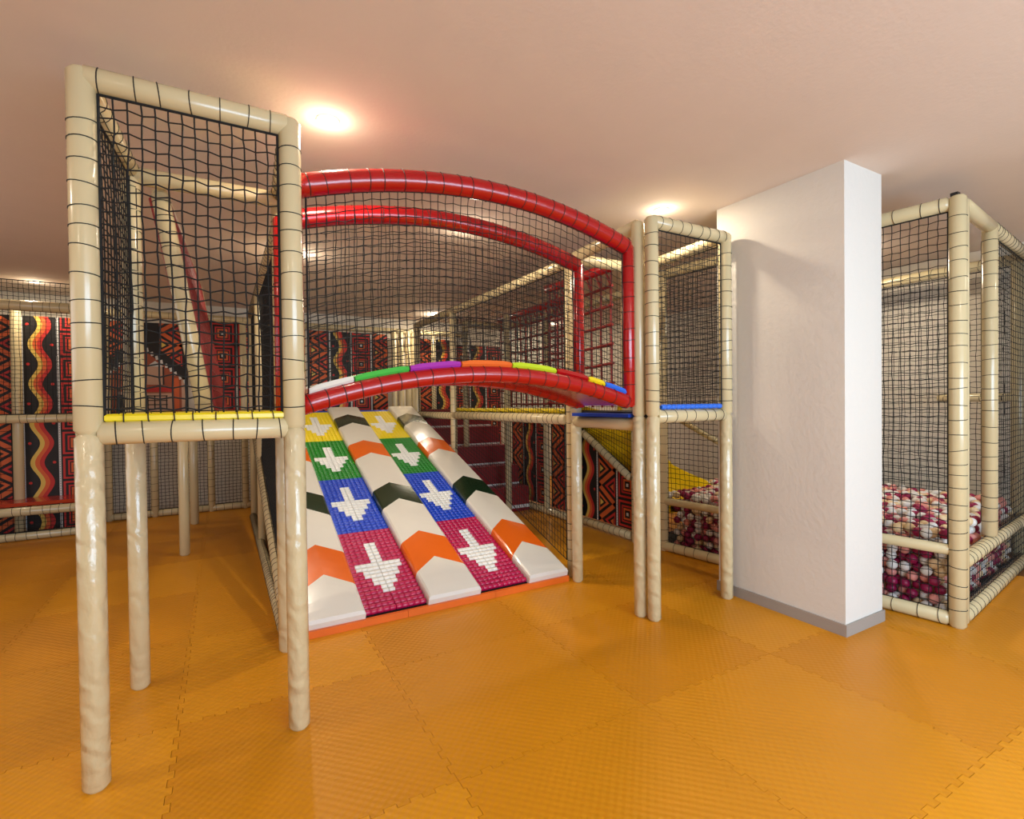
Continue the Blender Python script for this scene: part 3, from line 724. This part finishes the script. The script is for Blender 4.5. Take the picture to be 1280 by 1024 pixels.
# balls
br = .035; cand = []
def inside(x, y):
    q = Vector((x, y))-pc; nw = Vector((wd.y, -wd.x)); nf = Vector((-fd.y, fd.x))
    return q.dot(nw) > .062+br and q.dot(nf) > .055+br and x < XF-.1 and y < 2.15
step = br*2.1
zl = 0
for lay in range(9):
    z = .02+br+lay*step*.83
    for i in range(40):
        for j in range(48):
            x = 3.05+i*step+(lay % 2)*br+(j % 2)*br; y = -.4+j*step*.88+(lay % 2)*br*.6
            if not inside(x, y): continue
            q = Vector((x, y))-pc; dw = q.dot(Vector((wd.y, -wd.x))); df = q.dot(Vector((-fd.y, fd.x)))
            if lay < 7 and min(dw, df) > .24: continue
            if y > 1.80 and 3.16-br < x < 3.95+br and z-br < stop(y)+.01: continue
            jz = rng.uniform(0, .022) if lay == 8 else 0
            if lay == 8 and rng.random() < .2: continue
            cand.append((x+rng.uniform(-.0015, .0015), y+rng.uniform(-.0015, .0015), z+jz))
def vis(P):
    u, v, zz = project(P)
    if zz <= 0 or u > 1290 or v < 500: return 1e9
    ok = u > 1098 or 796 < u < 900
    q = Vector(P[:2])-pc; dw = q.dot(Vector((wd.y, -wd.x))); df = q.dot(Vector((-fd.y, fd.x)))
    front = min(dw, df) < .13 or P[2] > .52
    return zz if ok and front else 1e6+zz
cand.sort(key=vis)
bc = ['ball_white', 'ball_magenta', 'ball_pink', 'ball_peach']; bn = {'ball_white': 'white', 'ball_magenta': 'dark magenta', 'ball_pink': 'salmon pink', 'ball_peach': 'pale peach'}
def sphere(nu, nv, r=br):
    vs = [(0, 0, r)]; fs = []
    for i in range(1, nv):
        for k in range(nu): a = 2*PI*k/nu; t = PI*i/nv; vs.append((r*math.sin(t)*math.cos(a), r*math.sin(t)*math.sin(a), r*math.cos(t)))
    vs.append((0, 0, -r)); L = len(vs)-1
    for k in range(nu):
        fs.append((0, 1+k, 1+(k+1) % nu)); fs.append((L, L-nu+(k+1) % nu, L-nu+k))
        for i in range(nv-2): a = 1+i*nu; fs.append((a+k, a+nu+k, a+nu+(k+1) % nu, a+(k+1) % nu))
    return vs, fs
sv, sf = sphere(12, 8); bmesh_ = {c: MB().add(sv, sf, 0, True).mesh('ball', c) for c in bc}
lv, lf = sphere(8, 6); stuff = MB()
for i, P in enumerate(cand):
    c = rng.choice(bc, p=[.38, .30, .2, .12])
    if i < 300:
        o = bpy.data.objects.new('ball', bmesh_[c]); C.objects.link(o); o.location = P
        q = Vector(P[:2])-pc; dw = q.dot(Vector((wd.y, -wd.x))); df = q.dot(Vector((-fd.y, fd.x)))
        zone = 'on top of the heap in the ball pit' if P[2] > .52 else 'pressed against the low front net of the ball pit' if df < .2 and df < dw else 'behind the pit net under the slide end' if P[1] > 1 else 'behind the pit side net next to the pillar'
        tag(o, bn[c]+' plastic ball '+zone, 'ball', bn[c]+' balls '+zone)
    else: stuff.add([(a+P[0], b+P[1], d+P[2]) for a, b, d in lv], lf, bc.index(c), True)
single('ball_heap', stuff, bc, 'heap of white, magenta and pink plastic balls filling the ball pit', 'balls', kind='stuff')

# ------------------------------------------------------------------ ceiling lamps
def lamp(x, y, power, label, col=(1, .86, .66), pt=.2):
    T = Thing('ceiling_light', label, 'ceiling light', (x, y, H))
    mb = MB(); n = 24; vs = []; fs = []
    for (r, z) in ((.040, H-.001), (.043, H-.009), (.056, H-.009), (.060, H-.0005)):
        for k in range(n): a = 2*PI*k/n; vs.append((x+r*math.cos(a), y+r*math.sin(a), z))
    for j in range(3):
        for k in range(n): fs.append((j*n+k, j*n+(k+1) % n, j*n+n+(k+1) % n, j*n+n+k))
    mb.add(vs, fs, 0, True); T.part('trim_ring', mb, 'frame_white')
    vs = [(x+.041*math.cos(2*PI*k/n), y+.041*math.sin(2*PI*k/n), H-.006) for k in range(n)]
    T.part('glowing_lens', MB().add(vs, [tuple(reversed(range(n)))]), 'lamp_glow')
    l = bpy.data.lights.new('bulb', 'POINT'); l.energy = power*pt; l.color = col; l.shadow_soft_size = .05
    o = bpy.data.objects.new('bulb', l); C.objects.link(o); o.parent = T.o; o.location = (0, 0, -.065)
    l = bpy.data.lights.new('downlight', 'AREA'); l.shape = 'DISK'; l.size = .09; l.energy = power*.8; l.color = col
    o = bpy.data.objects.new('downlight', l); C.objects.link(o); o.parent = T.o; o.location = (0, 0, -.012)
PWR = 22
lamp(-.287, .949, PWR, 'glowing recessed ceiling light above the left end of the bridge')
lamp(2.215, 1.032, PWR, 'glowing recessed ceiling light right above the narrow tower')
lamp(-2.70, 6.15, PWR*.8, 'glowing recessed ceiling light above the red bench shelf')
for x, y in ((-2.8, .75), (-2.8, -1.7), (-.3, -2.2), (2.2, -1.9), (4.7, -1.7)):
    lamp(x, y, PWR*(1 if x < -2 else .45), 'recessed ceiling light in the open floor area in front of the play frames')
for o in bpy.data.objects:
    if o.get('label') == 'recessed ceiling light in the open floor area in front of the play frames': o['group'] = 'ceiling lights over the open floor'
lamp(4.7, 1.0, PWR*1.6, 'recessed ceiling light above the ball pit behind the pillar', pt=.4)
lamp(-.13, 3.55, PWR*1.3, 'recessed ceiling light above the left side of the ramp', pt=.4)
lamp(1.05, 2.1, PWR*1.3, 'added fill light in the ceiling above the lower half of the ramp behind the bridge', pt=.4)  # added light, hidden behind the arch, to brighten the ramp and back
lamp(2.3, 6.2, PWR*1.3, 'recessed ceiling light above the back platform', pt=.4)
lamp(4.7, 6.2, PWR, 'recessed ceiling light in the corner beyond the slide', pt=.4)
